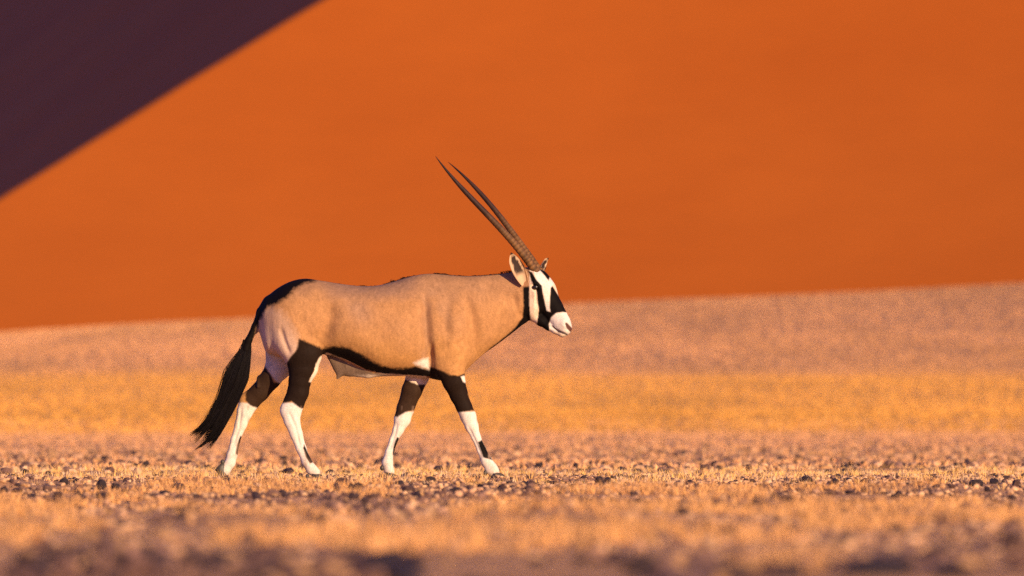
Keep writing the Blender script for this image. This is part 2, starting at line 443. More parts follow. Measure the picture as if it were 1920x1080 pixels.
# lower jaw
head_limb([((998, 560), (987, 592), 0, 0.052), ((1010, 578), (996, 601), 0, 0.052), ((1022, 592), (1009, 609), 0, 0.044), ((1034, 606), (1024, 617), 0, 0.036),
           ((1046, 614), (1038, 624), 0, 0.032), ((1058, 619), (1050, 631), 0, 0.030)], 0.014)
def head_ell(c, r, rot, k, cut=False):
    x, y, z = coords(hsl); x, y, z = head_inv(x, y, z)
    x, y, z = x - c[0], y - c[1], z - c[2]
    ca, sa = math.cos(rot), math.sin(rot)
    u, w = x * ca + z * sa, -x * sa + z * ca
    k0 = np.sqrt((u / r[0]) ** 2 + (y / r[1]) ** 2 + (w / r[2]) ** 2)
    k1 = np.sqrt((u / r[0] ** 2) ** 2 + (y / r[1] ** 2) ** 2 + (w / r[2] ** 2) ** 2)
    (carve if cut else blend)(hsl, k0 * (k0 - 1) / np.maximum(k1, 1e-4), k)
AXH = math.atan2(-1.35, 1.0)          # head axis slope in the side view
for sgn in (-1, 1):
    head_ell(HP(1012, 533, sgn * 0.062), (0.034, 0.026, 0.022), AXH, 0.015)          # brow over the orbit
    head_ell(HP(1003, 575, sgn * 0.045), (0.050, 0.028, 0.055), AXH, 0.02)           # cheek muscle
    head_ell(HP(1060, 607, sgn * 0.030), (0.030, 0.022, 0.024), AXH, 0.012)          # muzzle pad
    head_ell(HP(1068, 613, sgn * 0.046), (0.020, 0.014, 0.007), AXH - 0.05, 0.006, True)  # nostril
    x_, y_ = 0, 0
    st = [(HP(1031, 611, sgn * 0.050), 0.005, 0.022), (HP(1050, 620, sgn * 0.046), 0.005, 0.022), (HP(1068, 628, sgn * 0.03), 0.005, 0.022)]
    d = limb_field(hsl, st, 0.004, head_inv)
    carve(hsl, d, 0.005)                                                              # mouth
    head_ell(HP(1010, 540, sgn * 0.080), (0.024, 0.014, 0.015), AXH, 0.008, True)     # eye socket

# --- surface nets
def surface_nets(F):
    sg = F < 0
    c = np.zeros(tuple(np.array(F.shape) - 1), dtype=np.int8)
    for a in (0, 1):
        for b_ in (0, 1):
            for d in (0, 1):
                c += sg[a:F.shape[0] - 1 + a, b_:F.shape[1] - 1 + b_, d:F.shape[2] - 1 + d]
    act = (c > 0) & (c < 8)
    idx = np.argwhere(act)
    ids = np.full(act.shape, -1, dtype=np.int64); ids[act] = np.arange(len(idx))
    acc = np.zeros((len(idx), 3)); cnt = np.zeros(len(idx))
    corners = [np.array(v) for v in ((0,0,0),(1,0,0),(0,1,0),(1,1,0),(0,0,1),(1,0,1),(0,1,1),(1,1,1))]
    for i in range(8):
        for j in range(i + 1, 8):
            if np.abs(corners[i] - corners[j]).sum() != 1: continue
            p0, p1 = idx + corners[i], idx + corners[j]
            v0, v1 = F[p0[:, 0], p0[:, 1], p0[:, 2]].astype(float), F[p1[:, 0], p1[:, 1], p1[:, 2]].astype(float)
            mk = (v0 < 0) != (v1 < 0)
            t = np.where(mk, v0 / np.where(mk, v0 - v1, 1), 0)
            acc += np.where(mk[:, None], p0 + t[:, None] * (p1 - p0), 0); cnt += mk
    V = acc / cnt[:, None]
    quads = []
    for ax in range(3):
        s0 = [slice(None)] * 3; s1 = [slice(None)] * 3
        s0[ax] = slice(0, -1); s1[ax] = slice(1, None)
        ch = sg[tuple(s0)] != sg[tuple(s1)]
        e = np.argwhere(ch)
        o1, o2 = (ax + 1) % 3, (ax + 2) % 3
        ok = (e[:, o1] > 0) & (e[:, o2] > 0) & (e[:, o1] < F.shape[o1] - 1) & (e[:, o2] < F.shape[o2] - 1)
        e = e[ok]
        inside = sg[e[:, 0], e[:, 1], e[:, 2]]
        def cid(d1, d2):
            q = e.copy(); q[:, o1] += d1; q[:, o2] += d2
            return ids[q[:, 0], q[:, 1], q[:, 2]]
        q = np.stack([cid(-1, -1), cid(0, -1), cid(0, 0), cid(-1, 0)], 1)
        q = np.where(inside[:, None], q, q[:, ::-1])
        quads.append(q)
    return V * H + O, np.concatenate(quads)
BV, BF = surface_nets(FLD)
# keep the largest connected piece
def main_piece(V, Fq):
    lab = np.arange(len(V))
    for _ in range(400):
        mn = lab[Fq].min(1)
        new = lab.copy(); np.minimum.at(new, Fq.ravel(), np.repeat(mn, 4)); new = new[new]
        if (new == lab).all(): break
        lab = new
    vals, cnts = np.unique(lab, return_counts=True)
    keep = lab == vals[cnts.argmax()]
    mp = -np.ones(len(V), dtype=np.int64); mp[keep] = np.arange(keep.sum())
    fk = keep[Fq].all(1)
    return V[keep], mp[Fq[fk]]
BV, BF = main_piece(BV, BF)

def vnormals(V, Fq):
    fn = np.cross(V[Fq[:, 2]] - V[Fq[:, 0]], V[Fq[:, 3]] - V[Fq[:, 1]])
    n = np.zeros_like(V)
    for k in range(4): np.add.at(n, Fq[:, k], fn)
    return n / np.maximum(np.linalg.norm(n, axis=1, keepdims=True), 1e-9)
def relax(V, Fq, it, w):
    for _ in range(it):
        s = np.zeros_like(V); c = np.zeros(len(V))
        for a, b_ in ((0, 1), (1, 2), (2, 3), (3, 0)):
            np.add.at(s, Fq[:, a], V[Fq[:, b_]]); np.add.at(c, Fq[:, a], 1)
            np.add.at(s, Fq[:, b_], V[Fq[:, a]]); np.add.at(c, Fq[:, b_], 1)
        V = V + w * (s / c[:, None] - V)
    return V
BV = relax(relax(BV, BF, 2, 0.5), BF, 1, -0.3)
BN = vnormals(BV, BF)

# --- anatomical relief along the sides (px space of the side view, both flanks)
def seg_dist(px, py, pts):
    d = np.full(len(px), 1e9); tt = np.zeros(len(px))
    L = len(pts) - 1
    for i in range(L):
        (x0, y0), (x1, y1) = pts[i], pts[i + 1]
        t = np.clip(((px - x0) * (x1 - x0) + (py - y0) * (y1 - y0)) / ((x1 - x0) ** 2 + (y1 - y0) ** 2), 0, 1)
        q = np.hypot(px - x0 - t * (x1 - x0), py - y0 - t * (y1 - y0))
        u = q < d; d[u] = q[u]; tt[u] = (i + t[u]) / L
    return d, tt
bpx, bpy_ = BV[:, 0] / S + 960, 900 - BV[:, 2] / S
side = np.abs(BN[:, 1])
disp = np.zeros(len(BV))
def groove(pts, depth, sig, fade=True):
    d, t_ = seg_dist(bpx, bpy_, pts)
    w = 1.35 * np.exp(-(d / sig) ** 2)
    if fade: w = w * np.clip(4 * t_ * (1 - t_) * 1.5, 0, 1)
    return -depth * w
trunk = (np.abs(BV[:, 1]) > 0.03) * side
disp += trunk * groove([(796, 548), (800, 600), (803, 650), (806, 700)], 0.024, 9)
disp += trunk * groove([(812, 640), (806, 680), (812, 712)], 0.012, 5)
disp += trunk * groove([(872, 545), (885, 590), (892, 640), (886, 675)], 0.013, 9)
disp += trunk * groove([(845, 545), (836, 600), (842, 640)], 0.010, 10)
disp += trunk * groove([(612, 560), (622, 590), (612, 625), (600, 650)], 0.018, 15)
disp += trunk * groove([(900, 530), (940, 545), (975, 575)], 0.010, 10)
disp += trunk * groove([(965, 545), (968, 575), (978, 600)], 0.008, 7)
disp += trunk * groove([(526, 612), (534, 640), (545, 668)], 0.007, 5)
disp += trunk * groove([(640, 560), (672, 575), (690, 600)], 0.007, 9)
disp += trunk * groove([(850, 650), (868, 640), (884, 650)], 0.006, 7)
disp += trunk * groove([(560, 590), (575, 615), (580, 640)], 0.007, 9)
disp += trunk * 0.014 * np.exp(-((bpx - 586) / 16) ** 2 - ((bpy_ - 545) / 12) ** 2)      # hip
disp += trunk * 0.008 * np.exp(-((bpx - 862) / 16) ** 2 - ((bpy_ - 665) / 22) ** 2)      # point of shoulder
rib = np.exp(-((bpx - 700) / 60) ** 2 - ((bpy_ - 595) / 45) ** 2)
disp += trunk * 0.0011 * (0.5 + 0.5 * noise3(bpx / 30.0, bpy_ / 14.0, 0, 55)) * rib * np.sin((bpx + 0.35 * (bpy_ - 600)) / 2.9)
disp += trunk * 0.010 * noise3(BV[:, 0] * 9, BV[:, 1] * 3, BV[:, 2] * 7, 50) * (bpy_ < 690)
leg = bpy_ > 745
for pts in ([(541, 770), (555, 800), (565, 845)], [(452, 760), (448, 800), (434, 845)], [(876, 795), (890, 825), (904, 858)], [(745, 790), (740, 815), (728, 850)]):
    disp += leg * side * groove(pts, 0.005, 3.0)
BV = BV + BN * disp[:, None]
BN = vnormals(BV, BF)
bpx, bpy_ = BV[:, 0] / S + 960, 900 - BV[:, 2] / S

# --- coat pattern
def sdist(px, py, poly):
    """signed distance, positive inside"""
    poly = np.asarray(poly, float); n_ = len(poly)
    d = np.full(len(px), 1e9); ins = np.zeros(len(px), bool)
    for i in range(n_):
        x0, y0 = poly[i]; x1, y1 = poly[(i + 1) % n_]
        t = np.clip(((px - x0) * (x1 - x0) + (py - y0) * (y1 - y0)) / max((x1 - x0) ** 2 + (y1 - y0) ** 2, 1e-9), 0, 1)
        d = np.minimum(d, np.hypot(px - x0 - t * (x1 - x0), py - y0 - t * (y1 - y0)))
        cr = ((y0 > py) != (y1 > py))
        xi = x0 + (py - y0) / (y1 - y0 if y1 != y0 else 1e-9) * (x1 - x0)
        ins ^= cr & (px < xi)
    return np.where(ins, d, -d)
fx_, fy_, fz_ = BV[:, 0], BV[:, 1], BV[:, 2]
fur = noise3(fx_ * 160, fy_ * 160, fz_ * 90, 61) * 0.6 + noise3(fx_ * 60, fy_ * 60, fz_ * 40, 62) * 0.6
soft = noise3(fx_ * 22, fy_ * 22, fz_ * 22, 63)
def msk(poly, s=1.5, jit=1.2, px=None, py=None):
    px = bpx if px is None else px; py = bpy_ if py is None else py
    return np.clip(0.5 + (sdist(px, py, poly) + jit * fur) / (2 * s), 0, 1)
FAWN = np.array((0.410, 0.205, 0.082)); CREAM = np.array((0.74, 0.60, 0.46)); WHITE = np.array((0.72, 0.64, 0.54)); BLACK = np.array((0.0065, 0.0045, 0.004))
BROWN = np.array((0.034, 0.018, 0.010)); GREY = np.array((0.40, 0.30, 0.235))
col = np.tile(FAWN, (len(BV), 1))
def lay(c, w):
    global col
    col = col * (1 - w[:, None]) + np.asarray(c) * w[:, None]
# greyer along the back and shoulder hollow, warmer low on the flank
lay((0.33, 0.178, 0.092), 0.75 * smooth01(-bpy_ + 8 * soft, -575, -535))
lay((0.48, 0.24, 0.075), 0.7 * smooth01(bpy_ + 10 * soft, 610, 670))
lay((0.32, 0.19, 0.12), 0.6 * np.exp(-((bpx - 672 - 0.3 * (bpy_ - 575)) / 26) ** 2 - ((bpy_ - 580) / 28) ** 2))
nearside = fy_ < 0.0
legzone_h = bpx < 640
lay((0.30, 0.17, 0.10), 0.6 * np.exp(-((bpx - 800 - 6 * soft) / 11) ** 2) * smooth01(bpy_, 525, 560))
lay((0.37, 0.19, 0.085), 0.35 * smooth01(noise3(fx_ * 14, fy_ * 14, fz_ * 9, 66), -0.1, 0.9))
lay((0.29, 0.165, 0.095), 0.55 * np.exp(-((bpx - 838) / 28) ** 2 - ((bpy_ - 575) / 45) ** 2) * smooth01(noise3(fx_ * 24, fy_ * 24, fz_ * 12, 67), -0.7, 0.6))
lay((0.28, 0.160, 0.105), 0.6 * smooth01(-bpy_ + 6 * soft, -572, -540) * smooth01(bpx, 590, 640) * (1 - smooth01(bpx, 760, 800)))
hair = noise3(fx_ * 75 + 20 * fz_, fy_ * 60, fz_ * 38, 68) + 0.8 * noise3(fx_ * 130, fy_ * 130, fz_ * 70, 69)
col = col * (1 + 0.085 * hair[:, None])
# pale belly, inner thighs
lay(CREAM * 0.8, msk([(560, 668), (612, 664), (651, 682), (687, 697), (720, 704), (790, 709), (830, 716), (830, 760), (560, 760)], 3, 2) * (np.abs(fy_) < 0.10))
lay(CREAM, smooth01(-BN[:, 2], 0.75, 0.92) * (bpy_ > 640) * (bpy_ < 720) * (bpx > 590) * (bpx < 800) * (np.abs(fy_) < 0.11))
sheath = msk([(604, 664), (622, 664), (660, 684), (700, 699), (748, 704), (748, 722), (620, 722)], 2, 1.5) * (np.abs(fy_) < 0.062)
lay((0.15, 0.098, 0.066), sheath)
lay(CREAM * 0.85, sheath * smooth01(bpy_ + 2 * fur, 699, 706) * smooth01(bpx, 655, 690))
# pale buttock
but = msk([(484, 574), (505, 575), (528, 584), (546, 604), (558, 626), (565, 650), (560, 668), (540, 690), (500, 700), (480, 650)], 8, 4)
lay((0.64, 0.44, 0.31), but * (0.45 + 0.55 * smooth01(bpy_ - 0.5 * (bpx - 500), 585, 640)))
# black rump and tail
lay(BLACK, msk([(440, 700), (440, 560), (490, 545), (545, 500), (596, 500), (592, 526.5), (571, 531), (553, 542), (537, 560), (520, 568), (503, 575), (494, 588), (487, 605), (480, 625), (476, 645), (476, 700)], 4.0, 3.0) * ((bpy_ < 600) | (np.abs(fy_) < 0.045)) * (bpx + 0.0 * bpy_ < 600) * np.where(bpy_ > 600, bpx < 490 - 0.30 * (bpy_ - 600), True))
# flank stripe
stripe = [(563, 636), (584, 646), (607, 652.5), (629, 649.5), (651, 652), (673, 661), (696, 676), (718, 686), (747, 691), (782, 687), (804, 692), (815, 690), (842, 702), (842, 716), (800, 707), (750, 703), (718, 701.5), (687, 695), (651, 680), (629, 669), (615, 664), (604, 668), (596, 690), (570, 690), (556, 660)]
lay(BLACK * 1.6, msk(stripe, 3.0, 2.6) * (np.abs(fy_) > 0.05))
lay(WHITE, msk([(776, 681), (790, 674), (803, 672), (806, 693), (790, 689)], 3, 2.0) * nearside)
# legs
out_h = [(538, 680), (547, 668), (560, 652), (563, 636), (584, 646), (615, 662), (603, 668), (592, 690), (582, 714), (600, 730), (580, 764), (566, 766), (553, 757), (548, 753), (520, 757), (525, 720), (540, 705)]
far_leg = fy_ > 0.02
medial = np.where(nearside, BN[:, 1] > 0.15, BN[:, 1] < -0.15)
# lower legs white from hock / knee down
isH = bpx < 650
hz = np.where(nearside, 755.0, 748.0)
low = np.where(isH, smooth01(bpy_ + fur, 752, 757), smooth01(bpy_ + fur, 769, 773))
lay(WHITE, low)
# near hind
lay(np.array((0.017, 0.0095, 0.006)) * 1.0, msk(out_h, 1.6, 1.2) * nearside)
lay(CREAM * 1.05, msk([(613, 661), (622, 664), (600, 690), (588, 716), (580, 716), (589, 692), (600, 670)], 1.5, 1.0) * (BN[:, 1] > -0.75) * nearside * (fy_ < -0.035))
lay(BLACK, msk([(571, 832), (578, 848), (588, 866), (582, 869), (574, 856), (569, 840)], 1.0, 0.6) * nearside)
# far hind: inner face pale above, dark gaskin
lay(CREAM * 0.85, msk([(486, 600), (580, 600), (580, 730), (525, 722), (515, 712), (507, 700), (497, 686)], 2, 1.2) * far_leg * (BN[:, 1] < 0.2))
lay(BROWN, msk([(478, 690), (497, 688), (507, 702), (513, 716), (526, 718), (545, 705), (545, 730), (490, 770), (478, 763), (467, 759), (459, 750), (460, 738), (463, 728), (480, 705)], 1.6, 1.0) * far_leg)
lay(BLACK, msk([(450, 817), (454, 819), (447, 855), (441, 850), (444, 833)], 1.0, 0.6) * far_leg)
# near fore
lay(np.array((0.017, 0.0095, 0.006)), msk([(806, 688), (820, 692), (842, 703), (860, 704), (876, 699), (878, 740), (892, 769), (876, 771), (858, 773), (840, 745), (826, 720), (806, 708)], 1.5, 1.0) * nearside)
lay(WHITE, msk([(864, 706), (874, 704), (875, 719), (869, 716)], 1.2, 0.8) * nearside)
lay(BLACK, msk([(896, 828), (904, 824), (913, 842), (923, 862), (906, 857)], 1.0, 0.6) * nearside)
# far fore
lay(CREAM * 0.9, msk([(755, 690), (810, 690), (810, 716), (795, 722), (780, 718), (758, 708)], 1.5, 1.0) * far_leg * (bpx < 812))
lay(BROWN * 1.1, msk([(752, 708), (766, 713), (782, 721), (796, 720), (798, 730), (776, 769), (760, 772), (745, 782), (738, 779), (744, 740)], 1.5, 1.0) * far_leg)
lay(BLACK, msk([(744, 818), (748, 821), (741, 858), (736, 852), (737, 838)], 1.0, 0.6) * far_leg)
# faint dusty/veined shade on the white shanks
lay((0.45, 0.29, 0.19), 0.30 * smooth01(bpy_ + 6 * soft, 845, 895))
lay((0.42, 0.28, 0.19), 0.5 * smooth01(noise3(fx_ * 45, fy_ * 45, fz_ * 14, 71), 0.25, 0.8) * (bpy_ > 760))
# thin black line on the spine
spine = (np.abs(fy_) < 0.014) & (BN[:, 2] > 0.4) & (bpx > 560) & (bpx < 962) & (bpy_ < 545)
lay(BLACK * 1.5, spine * 0.9)
# throat band and chest line
lay(BLACK, msk([(981, 538), (993, 537), (995, 560), (995.5, 598), (1000, 604), (992, 606), (975, 622), (955, 636), (925, 654), (895, 680), (893, 677), (922, 650), (947, 631), (968, 612), (979, 596), (981.5, 575)], 1.3, 1.0))
# --- head colours, in the straight head frame so both cheeks match
hx, hy, hz_ = head_inv(BV[:, 0], BV[:, 1], BV[:, 2])
mir = np.stack([hx, -np.abs(hy), hz_], -1)
mp_ = head_fwd(mir)
mpx, mpy = mp_[:, 0] / S + 960, 900 - mp_[:, 2] / S
HD = (hx > X(990) - 0.02) & (mpx > 984) & ((mpx > 994) | (mpy < 600))
def hm(poly_crop, s=0.8, j=0.5):
    poly = [(900 + u / 4.91, 440 + v / 4.91) for u, v in poly_crop]
    return msk(poly, s, j, mpx, mpy) * HD
lay(CREAM * np.array((1.0, 0.93, 0.85)), hm([(455, 300), (760, 300), (900, 900), (700, 1000), (470, 860), (455, 640)], 1.0))
lay(WHITE, hm([(500, 340), (560, 300), (700, 400), (665, 480), (640, 560), (645, 690), (630, 715), (605, 690), (590, 560), (560, 470), (520, 420)]))
lay(BLACK, hm([(440, 330), (480, 345), (520, 420), (570, 470), (575, 520), (600, 640), (612, 700), (650, 712), (640, 660), (645, 560), (650, 490), (668, 470), (720, 560), (830, 720), (760, 712), (700, 722), (655, 760), (635, 820), (640, 885), (580, 890), (520, 835), (530, 790), (540, 700), (528, 600), (520, 520), (500, 480), (470, 420), (455, 360)]))
lay(BLACK, hm([(525, 305), (600, 290), (650, 360), (632, 425), (600, 380), (560, 335)]))
lay(WHITE, hm([(655, 765), (700, 724), (760, 714), (830, 716), (900, 800), (900, 960), (700, 960), (640, 880), (637, 825)]))
lay((0.10, 0.045, 0.035), hm([(783, 815), (800, 808), (850, 862), (850, 890), (830, 895), (795, 860)], 0.7, 0.2))
lay((0.04, 0.02, 0.02), hm([(660, 838), (672, 836), (720, 880), (800, 912), (815, 924), (790, 924), (715, 895)], 0.5, 0.2))
lay((0.70, 0.48, 0.27), 0.55 * hm([(675, 880), (715, 900), (800, 926), (790, 960), (700, 950)], 1.0, 0.5))

ROOT = bpy.data.objects.new('oryx', None)
link(ROOT)
ROOT['label'] = 'fawn oryx antelope walking with two long straight horns and black-and-white face'
ROOT['category'] = 'antelope'
body = mesh_obj('body', BV, BF, M['coat'], ROOT, True, col)

# ------------------------------------------------------------------ horns
def tube(path, rad, seg=18, side_scale=1.0, cap=True):
    path = np.asarray(path, float); n_ = len(path)
    tg = np.gradient(path, axis=0); tg /= np.linalg.norm(tg, axis=1, keepdims=True)
    ref = np.array([0, 1.0, 0])
    V = []
    for i in range(n_):
        u = np.cross(tg[i], ref); u /= np.linalg.norm(u); w = np.cross(u, tg[i])
        for j in range(seg):
            a = 2 * math.pi * j / seg
            V.append(path[i] + rad[i] * (math.cos(a) * u + math.sin(a) * w * side_scale))
    F = [(i * seg + j, i * seg + (j + 1) % seg, (i + 1) * seg + (j + 1) % seg, (i + 1) * seg + j) for i in range(n_ - 1) for j in range(seg)]
    if cap: F += [tuple(range(seg - 1, -1, -1)), tuple(range((n_ - 1) * seg, n_ * seg))]
    return np.array(V), F
def make_horn(pts, rbase, phase):
    ctrl = np.array(pts); n_ = 260
    tt = np.linspace(0, 1, n_)
    cu = np.concatenate([[0], np.cumsum(np.linalg.norm(np.diff(ctrl, axis=0), axis=1))]); cu /= cu[-1]
    co = [np.polyfit(cu, ctrl[:, k], 3) for k in range(3)]
    path = np.stack([np.polyval(co[k], tt) for k in range(3)], -1)
    r = rbase * (1.04 - 0.62 * tt - 0.0 * tt ** 2) * np.clip((1.002 - tt) / 0.30, 0, 1) ** 0.55
    r = np.maximum(r, 0.0012)
    ring = np.clip(1 - tt / 0.56, 0, 1) ** 0.5
    saw = (35 * tt + 5 * tt ** 2 + 0.55 * noise3(tt * 23, phase, 0, 77) + phase) % 1.0
    r = r * (1 + ring * 0.105 * (np.where(saw < 0.7, saw / 0.7, (1 - saw) / 0.3) - 0.5))
    V, F = tube(path, r, 20)
    Vt = np.repeat(tt, 20)
    sw = np.repeat(np.where(saw < 0.7, saw / 0.7, (1 - saw) / 0.3), 20); rg = np.repeat(ring, 20)
    c0 = np.array((0.21, 0.10, 0.034)); c1 = np.array((0.038, 0.017, 0.012)); c2 = np.array((0.012, 0.008, 0.007))
    k = smooth01(Vt, 0.2, 0.6)[:, None]; k2 = smooth01(Vt, 0.75, 1.0)[:, None]
    cc = (c0 * (1 - k) + c1 * k) * (1 - k2) + c2 * k2
    cc = cc * (1 - rg[:, None] * 0.62 * (1 - sw[:, None]))
    return mesh_obj('horn', V, F, M['horn'], ROOT, True, cc)
make_horn([P(1006, 512, -0.040), P(986, 482, -0.052), P(957.5, 450.5, -0.068), P(927, 416, -0.085), P(896.5, 385.5, -0.10), P(858, 344, -0.118), P(844, 327.5, -0.124), P(816.7, 293.5, -0.135)], 0.0235, 0.0)
make_horn([P(1012, 508, 0.030), P(992, 480, 0.045), P(971, 450, 0.060), P(953, 424, 0.07), P(928.5, 394, 0.085), P(900, 361, 0.10), P(869, 327.5, 0.115), P(840, 302.5, 0.13)], 0.0215, 0.4)

# ------------------------------------------------------------------ ears
def make_ear(base, tip, width, face, cup, curl=0.0):
    """leaf-shaped cup; face = direction the opening looks to"""
    base, tip = np.array(base), np.array(tip)
    ax = tip - base; L = np.linalg.norm(ax); ax /= L
    f = np.array(face, float); f -= ax * (f @ ax); f /= np.linalg.norm(f)
    w = np.cross(ax, f)
    nu, nv = 26, 17
    V = []; C = []
    for layer in (0, 1):
        for i in range(nu):
            u = i / (nu - 1)
            hw = width * (math.sin(math.pi * min(u * 0.80 + 0.13, 1.0)) ** 0.75) * (1.0 if u < 0.72 else math.sqrt(max(1 - ((u - 0.72) / 0.285) ** 2, 0.0)))
            roll = 2.35 * (1 - u) ** 1.3 + 0.9              # rolled into a tube at the base, open above
            for j in range(nv):
                v = -1 + 2 * j / (nv - 1)
                a = v * roll * 0.5
                rr = hw / max(math.sin(min(roll * 0.5, 1.57)), 0.3)
                p = base + ax * (u * L) + w * (rr * math.sin(a)) + f * (rr * (1 - math.cos(a)) * cup) - f * (rr * 0.3 * cup)
                p = p + f * curl * u * u
                if layer: p = p - f * (0.006 * (1 - 0.6 * abs(v))) - w * 0.0035 * v
                V.append(p)
                nz = noise3(p[0] * 120, p[1] * 120, p[2] * 60, 81)
                if layer == 0:
                    dark = smooth01(np.array(1 - abs(v - 0.15) + 0.3 * nz), 0.30, 0.62) * smooth01(np.array(u), 0.25, 0.42) * (1 - smooth01(np.array(u), 0.84, 0.93))
                    c = np.array((0.54, 0.36, 0.21)) * (1 - dark) + np.array((0.035, 0.02, 0.014)) * dark
                else:
                    c = FAWN * 0.9
                rim = smooth01(np.array(u + 0.02 * nz), 0.90, 0.95)
                rim = max(rim, float(smooth01(np.array(v), 0.90, 0.97)) * float(smooth01(np.array(u), 0.3, 0.5)))
                c = c * (1 - rim) + BLACK * rim
                C.append(c)
    F = []
    for layer in (0, 1):
        o = layer * nu * nv
        for i in range(nu - 1):
            for j in range(nv - 1):
                q = (o + i * nv + j, o + i * nv + j + 1, o + (i + 1) * nv + j + 1, o + (i + 1) * nv + j)
                F.append(q if layer == 0 else q[::-1])
    o = nu * nv
    for i in range(nu - 1):
        for j, s in ((0, 1), (nv - 1, -1)):
            q = (i * nv + j, (i + 1) * nv + j, o + (i + 1) * nv + j, o + i * nv + j)
            F.append(q[::s])
    for j in range(nv - 1):
        i = nu - 1
        F.append((i * nv + j, i * nv + j + 1, o + i * nv + j + 1, o + i * nv + j))
    return mesh_obj('ear', V, F, M['skin'], ROOT, True, np.array(C))
make_ear(P(983, 534, -0.080), P(958.5, 474, -0.130), 0.042, (0.45, -1.0, 0.05), 0.85)
make_ear(P(1010, 512, 0.055), P(1029, 483, 0.125), 0.030, (0.8, -0.5, -0.2), 0.8)

# ------------------------------------------------------------------ eyes
def uv_sphere(r, seg=16, ring=10):
    V = [(0, 0, r)]; F = []
    for i in range(1, ring):
        for j in range(seg):
            a, b_ = math.pi * i / ring, 2 * math.pi * j / seg
            V.append((r * math.sin(a) * math.cos(b_), r * math.sin(a) * math.sin(b_), r * math.cos(a)))
    V.append((0, 0, -r)); n_ = len(V) - 1
    F += [(0, 1 + j, 1 + (j + 1) % seg) for j in range(seg)]
    for i in range(ring - 2):
        for j in range(seg):
            F.append((1 + i * seg + j, 1 + (i + 1) * seg + j, 1 + (i + 1) * seg + (j + 1) % seg, 1 + i * seg + (j + 1) % seg))
    o = 1 + (ring - 2) * seg
    F += [(n_, o + (j + 1) % seg, o + j) for j in range(seg)]
    return np.array(V), F
eV, eF = uv_sphere(0.0165)
for sgn in (-1, 1):
    c = HP(1010, 538.5, sgn * 0.0755)
    c = head_fwd(c)
    mesh_obj('eye', eV * np.array((1.15, 0.8, 0.85)) + c, eF, M['eye'], ROOT)

# ------------------------------------------------------------------ hooves and dewclaws
def make_hoof(px, py, y, length, height, pitch):
    """two pointed claws; origin at the heel on the sole, pitch tips the toe down"""
    V, F = [], []
    prof = [(-0.10, 1.0, 0.85), (0.12, 1.05, 1.0), (0.38, 0.92, 1.0), (0.62, 0.66, 0.86), (0.84, 0.38, 0.55), (1.0, 0.16, 0.16)]
    for sgn in (-1, 1):
        o = len(V); hw = 0.0205; ring = 10
        for (u, hh, ww) in prof:
            for j in range(ring):
                a = 2 * math.pi * j / ring
                cy, cz = math.cos(a), math.sin(a)
                zz = height * hh * (0.5 + 0.5 * np.sign(cz) * abs(cz) ** 0.6)
                taper = 1 - 0.35 * max(zz / height, 0)
                V.append((u * length + 0.0 * zz - 0.18 * zz, sgn * (0.017 - 0.006 * u) + hw * ww * taper * np.sign(cy) * abs(cy) ** 0.7, zz))
        n_ = len(prof)
        F += [(o + i * ring + j, o + (i + 1) * ring + j, o + (i + 1) * ring + (j + 1) % ring, o + i * ring + (j + 1) % ring) for i in range(n_ - 1) for j in range(ring)]
        F += [tuple(o + j for j in range(ring)), tuple(o + (n_ - 1) * ring + j for j in range(ring - 1, -1, -1))]
    V = np.array(V); ca, sa = math.cos(pitch), math.sin(pitch)
    V = np.stack([V[:, 0] * ca + V[:, 2] * sa, V[:, 1], -V[:, 0] * sa + V[:, 2] * ca], -1) + P(px, py, y)
    return mesh_obj('hoof', V, F, M['hoof'], ROOT)
make_hoof(930, 900.5, -0.088, 0.102, 0.046, 0.0)
make_hoof(592, 901.5, -0.10, 0.095, 0.044, 0.0)
make_hoof(728, 901.0, 0.088, 0.085, 0.050, 0.05)
make_hoof(404, 883, 0.10, 0.085, 0.062, math.radians(52))
dV, dF = uv_sphere(1.0, 10, 7)
for (px, py, y) in ((910, 886, -0.088), (577, 893, -0.10), (716, 877, 0.088), (416.5, 866, 0.10)):
    for s in (-1, 1):
        mesh_obj('dewclaw', dV * np.array((0.012, 0.010, 0.016)) + P(px, py, y + s * 0.015), dF, M['hoof'], ROOT)

# ------------------------------------------------------------------ hair: tail switch and spine fringe
def strands(paths, radii, tone, name):
    V, F, C = [], [], []
    for path, r, c in zip(paths, radii, tone):
        path = np.asarray(path); n_ = len(path); o = len(V)
        tg = np.gradient(path, axis=0); tg /= np.maximum(np.linalg.norm(tg, axis=1, keepdims=True), 1e-9)
        for i in range(n_):
            u = np.cross(tg[i], (0, 1, 0)); u /= max(np.linalg.norm(u), 1e-6); w = np.cross(u, tg[i])
            rr = r * (1 - 0.88 * (i / (n_ - 1)) ** 1.5)
            for a in (0, 2.0944, 4.18879):
                V.append(path[i] + rr * (math.cos(a) * u + math.sin(a) * w)); C.append(c)
        for i in range(n_ - 1):
            for j in range(3):
                F.append((o + i * 3 + j, o + i * 3 + (j + 1) % 3, o + (i + 1) * 3 + (j + 1) % 3, o + (i + 1) * 3 + j))
    o_ = mesh_obj(name, V, np.array(F), M['hair'], ROOT, True, np.array(C))
    return o_
cl = np.array([(463, 636, 7), (462, 655, 9), (455, 675, 15), (445, 703, 22), (434, 732, 20), (422, 760, 18), (409, 785, 19), (395, 806, 22), (379, 824, 25), (362, 838, 26)], float)
ct = np.linspace(0, 1, len(cl))
paths, rad, tone = [], [], []
